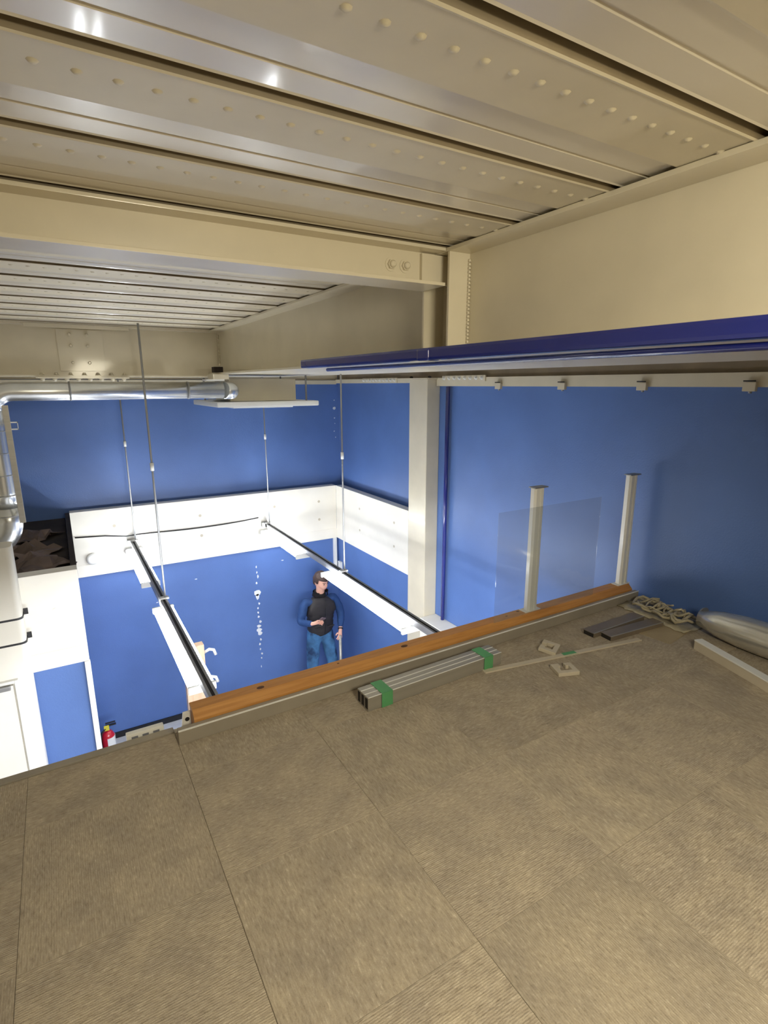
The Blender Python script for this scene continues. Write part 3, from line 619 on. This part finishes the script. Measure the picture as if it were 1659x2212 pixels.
# joints (x right in the picture, -y towards the camera)
J = dict(pelvis=v(0, 0, .92), waist=v(0, -.01, 1.04), chest=v(.0, -.01, 1.24), neckb=v(.01, 0, 1.42), neck=v(.01, -.03, 1.48), head=v(.015, -.045, 1.57), crown=v(.02, -.035, 1.66),
  shR=v(-.19, 0, 1.36), elR=v(-.29, -.06, 1.12), wrR=v(-.20, -.24, 1.15), shL=v(.20, 0, 1.36), elL=v(.29, -.03, 1.12), wrL=v(.215, -.16, .94),
  hipR=v(-.09, 0, .86), knR=v(-.16, -.09, .48), anR=v(-.20, -.02, .09), hipL=v(.09, 0, .86), knL=v(.13, -.09, .48), anL=v(.19, -.02, .09))
names = list(J); idx = {k: i for i, k in enumerate(names)}; V = [J[k] for k in names]
rad = dict(pelvis=(.11, .08), waist=(.115, .085), chest=(.125, .085), neckb=.07, neck=.05, head=(.072, .088), crown=(.055, .07), shR=.055, elR=.038, wrR=.024, shL=.055, elL=.038, wrL=.024, hipR=.085, knR=.055, anR=.036, hipL=.085, knL=.055, anL=.036)
E_ = [('pelvis', 'waist'), ('waist', 'chest'), ('chest', 'neckb'), ('neckb', 'neck'), ('neck', 'head'), ('head', 'crown'), ('chest', 'shR'), ('shR', 'elR'), ('elR', 'wrR'), ('chest', 'shL'), ('shL', 'elL'), ('elL', 'wrL'), ('pelvis', 'hipR'), ('hipR', 'knR'), ('knR', 'anR'), ('pelvis', 'hipL'), ('hipL', 'knL'), ('knL', 'anL')]
RR = [rad[k] for k in names]; EE = [(idx[a], idx[b]) for a, b in E_]
def hand(wr, d, side, th):
    """palm and five finger chains; d = direction of the hand, side = across the palm, curl downwards/inwards"""
    wr, d, side = Vector(wr), Vector(d).normalized(), Vector(side).normalized(); nrm = d.cross(side).normalized() * th
    i0 = len(V); wi = names.index(wr_name)
    V.append(tuple(wr + d * .045)); RR.append((.026, .020)); EE.append((wi, i0))
    V.append(tuple(wr + d * .08)); RR.append((.030, .016)); EE.append((i0, i0 + 1))
    for k, L2 in enumerate((.036, .042, .038, .030)):
        b = wr + d * .088 + side * (.027 - .018 * k); j = len(V)
        V.append(tuple(b)); V.append(tuple(b + d * L2 * .7 + nrm * .012)); V.append(tuple(b + d * L2 + nrm * .036)); RR.extend([.0095, .009, .0075]); EE.extend([(i0 + 1, j), (j, j + 1), (j + 1, j + 2)])
    j = len(V); V.append(tuple(wr + d * .055 + side * .042 + nrm * .008)); V.append(tuple(wr + d * .088 + side * .052 + nrm * .024)); RR.extend([.011, .0085]); EE.extend([(i0, j), (j, j + 1)])
wr_name = 'wrR'; hand(J['wrR'], (.95, -.15, .10), (0, -.35, 1), 1)
wr_name = 'wrL'; hand(J['wrL'], (-.35, -.55, -.6), (-.7, 0, .4), 1)
body = skin('body', V, EE, RR, 'skin', pr)
# head details
hc = Vector(J['head']); face = Vector((.35, -.86, -.30)).normalized(); rt = face.cross(Vector((0, 0, 1))).normalized(); up = rt.cross(face)
bm = BM()
mtx = Matrix((( *rt, 0), (*face, 0), (*up, 0), (0, 0, 0, 1))).transposed()
bmesh.ops.create_uvsphere(bm, u_segments=28, v_segments=20, radius=1, matrix=Matrix.Translation(hc + Vector((0, 0, .03))) @ mtx @ Matrix.Diagonal((.078, .095, .118, 1)))
C0 = hc + Vector((0, 0, .03))
for q in bm.verts:
    l = q.co - C0; f_, r_, u_ = l.dot(face), l.dot(rt), l.dot(up)
    if u_ < -.02: q.co -= rt * r_ * min(.42, (-u_ - .02) * 4.5); q.co += face * (.012 if f_ > 0 else .0)
    if f_ > .05 and abs(r_) < .02 and -.035 < u_ < .012: q.co += face * .018 * (1 - abs(r_) / .02)
    if f_ > .05 and .012 < u_ < .03 and .015 < abs(r_) < .05: q.co -= face * .006
for f in bm.faces: f.smooth = True
under(obj('head', bm, 'skin'), pr)
def fp(r_, u_, f_): return C0 + rt * r_ + up * u_ + face * f_
for s in (-1, 1):
    bm = BM(); ball(bm, fp(s * .078, -.005, -.005), .022, 2, (.45, .6, 1.3)); under(obj('ear', bm, 'skin'), pr)
    bm = BM(); ball(bm, fp(s * .031, .008, .084), .010, 2, (1.3, .6, .5)); under(obj('eye', bm, 'eye'), pr)
    bm = BM(); tube(bm, [fp(s * .016, .028, .090), fp(s * .034, .033, .086), fp(s * .050, .027, .072)], [.003, .004, .003], 6); under(obj('eyebrow', bm, 'hair'), pr)
bm = BM(); tube(bm, [fp(-.022, -.055, .088), fp(0, -.053, .098), fp(.022, -.055, .088)], [.004, .007, .004], 8); under(obj('lips', bm, 'lip'), pr)
bm = BM(); bmesh.ops.create_uvsphere(bm, u_segments=30, v_segments=20, radius=1, matrix=Matrix.Translation(C0 + up * .018 - face * .008) @ mtx @ Matrix.Diagonal((.090, .108, .120, 1)))
rem = [q for q in bm.verts if (q.co - C0).dot(up) < (.050 if (q.co - C0).dot(face) > .035 else (-.005 if (q.co - C0).dot(face) > -.02 else -.055))]
bmesh.ops.delete(bm, geom=rem, context='VERTS')
rnd = random.Random(3)
for q in bm.verts: q.co += (q.co - C0).normalized() * rnd.uniform(-.004, .006)
bmesh.ops.solidify(bm, geom=bm.faces[:], thickness=.008)
for f in bm.faces: f.smooth = True
under(obj('hair', bm, 'hair'), pr)
# clothes
def sub(keys, edges, rmap, name, m, ext=(), root=0):
    ks = list(keys); return skin(name, [J[k] if isinstance(k, str) else k for k in ks], [(ks.index(a), ks.index(b)) for a, b in edges], [rmap[k] if isinstance(k, str) else rmap['x'] for k in ks], m, pr, root)
def lerp(a, b, f): return tuple(Vector(a).lerp(Vector(b), f))
J['cuffR'] = lerp(J['elR'], J['wrR'], .97); J['cuffL'] = lerp(J['elL'], J['wrL'], .88)
J['faR'] = lerp(J['elR'], J['wrR'], .4); J['faL'] = lerp(J['elL'], J['wrL'], .4)
r2 = dict(chest=(.12, .08), shR=.066, elR=.056, faR=.05, cuffR=.038, shL=.066, elL=.056, faL=.05, cuffL=.038, neckb=.068)
sub(['chest', 'neckb', 'shR', 'elR', 'faR', 'cuffR', 'shL', 'elL', 'faL', 'cuffL'], [('chest', 'neckb'), ('chest', 'shR'), ('shR', 'elR'), ('elR', 'faR'), ('faR', 'cuffR'), ('chest', 'shL'), ('shL', 'elL'), ('elL', 'faL'), ('faL', 'cuffL')], r2, 'shirt_sleeves', 'shirt')
J['hem'] = v(0, -.01, .85); J['vs1'] = v(-.175, -.005, 1.345); J['vs2'] = v(.185, -.005, 1.345); J['vtop'] = v(.01, -.01, 1.41); J['up'] = v(0, -.01, 1.30); J['mid'] = v(0, -.01, 1.16)
r3 = dict(hem=(.19, .142), waist=(.182, .14), mid=(.19, .145), up=(.20, .145), vtop=(.10, .10), vs1=.1, vs2=.1)
sub(['hem', 'waist', 'mid', 'up', 'vtop', 'vs1', 'vs2'], [('hem', 'waist'), ('waist', 'mid'), ('mid', 'up'), ('up', 'vtop'), ('up', 'vs1'), ('up', 'vs2')], r3, 'vest', 'vest')
bm = BM(); n = 26; rings = []
for h, rr in ((1.415, .098), (1.455, .092), (1.475, .094)):
    rings.append([bm.verts.new(v(.01 + rr * math.cos(a) * 1.05, -.015 + rr * math.sin(a) * .95 - (h - 1.415) * .3, h)) for a in [math.radians(-60 + 300 * k / (n - 1)) for k in range(n)]])
for a_, b_ in zip(rings[:-1], rings[1:]):
    for k in range(n - 1): bm.faces.new((a_[k], a_[k + 1], b_[k + 1], b_[k]))
bmesh.ops.solidify(bm, geom=bm.faces[:], thickness=.014); under(obj('vest_collar', bm, 'vest'), pr)
bm = BM(); tube(bm, [J['neckb'], lerp(J['neckb'], J['neck'], .75)], [.082, .066], 16); under(obj('black_neckline', bm, 'knit'), pr)
bm = BM(); tube(bm, [v(.02, -.155, 1.38), v(.015, -.168, 1.25), v(.01, -.160, 1.05), v(0, -.158, .93)], .0035, 6); under(obj('zip', bm, 'black'), pr)
for s in (-1, 1): under(bx('pocket_flap', (PX + s * .09 - .045, PX + s * .09 + .045, PY - .152, PY - .140, FL + 1.015, FL + 1.03), 'vest', None, .004), pr)
J['shinR'] = lerp(J['knR'], J['anR'], .5); J['shinL'] = lerp(J['knL'], J['anL'], .5)
J['thR'] = lerp(J['hipR'], J['knR'], .45); J['thL'] = lerp(J['hipL'], J['knL'], .45)
r4 = dict(waist=(.12, .10), pelvis=(.17, .125), hipR=.10, thR=.094, knR=.074, shinR=.066, anR=.06, hipL=.098, thL=.092, knL=.074, shinL=.066, anL=.06)
J['waist2'] = v(0, -.005, 1.03); r4['waist2'] = (.158, .118)
sub(['pelvis', 'waist2', 'hipR', 'thR', 'knR', 'shinR', 'anR', 'hipL', 'thL', 'knL', 'shinL', 'anL'], [('pelvis', 'waist2'), ('pelvis', 'hipR'), ('hipR', 'thR'), ('thR', 'knR'), ('knR', 'shinR'), ('shinR', 'anR'), ('pelvis', 'hipL'), ('hipL', 'thL'), ('thL', 'knL'), ('knL', 'shinL'), ('shinL', 'anL')], r4, 'jeans', 'jeans')
for s, a in ((-1, 'anR'), (1, 'anL')):
    an = Vector(J[a]); f0 = Vector((an.x, an.y, FL))
    skin('shoe', [f0 + Vector((0, .05, .045)), f0 + Vector((0, -.03, .05)), f0 + Vector((s * .02, -.12, .036)), f0 + Vector((s * .03, -.19, .030))], [(0, 1), (1, 2), (2, 3)], [(.045, .043), (.045, .048), (.048, .034), (.036, .028)], 'shoe', pr)
bm = BM(); tube(bm, [lerp(J['elL'], J['wrL'], .90), lerp(J['elL'], J['wrL'], .96)], .033, 14); under(obj('watch', bm, 'black'), pr)
# phone and pole held by the person
hp = Vector(J['wrR']) + Vector((.09, -.03, .035))
t = thing('phone', 'phone held in the right hand of the standing person', 'phone', hp)
bm = BM(); box(bm, -.036, .036, -.005, .004, -.065, .07); o = obj('phone_case', bm, 'phone', t, .004); o.rotation_euler = (.75, .45, .35)
bm = BM(); box(bm, -.031, .031, .0042, .0052, -.057, .062); o2 = obj('screen', bm, 'black', o)
wl = Vector(J['wrL']) + Vector((-.035, -.06, -.07))
bm = BM(); tube(bm, [(wl.x, wl.y, FL), (wl.x, wl.y, wl.z + .03)], .02, 14)
tag(obj('grey_pole', bm, 'alu'), 'pale grey pole held upright by the left hand of the standing person', 'pole')

# ------------------------------------------------------------------ ceiling lamp of the mezzanine (behind the camera)
t = thing('ceiling_lamp', 'warm ceiling lamp over the mezzanine behind the viewpoint', 'lamp', (.62, -.45, .36))
under(bx('lamp_body', (.35, .9, -.9, .0, .345, .40), 'gloss', None, .006), t)

# ------------------------------------------------------------------ raise everything
for o in list(C.objects):
    if o.parent is None and o.type != 'CAMERA': o.location.z += LIFT
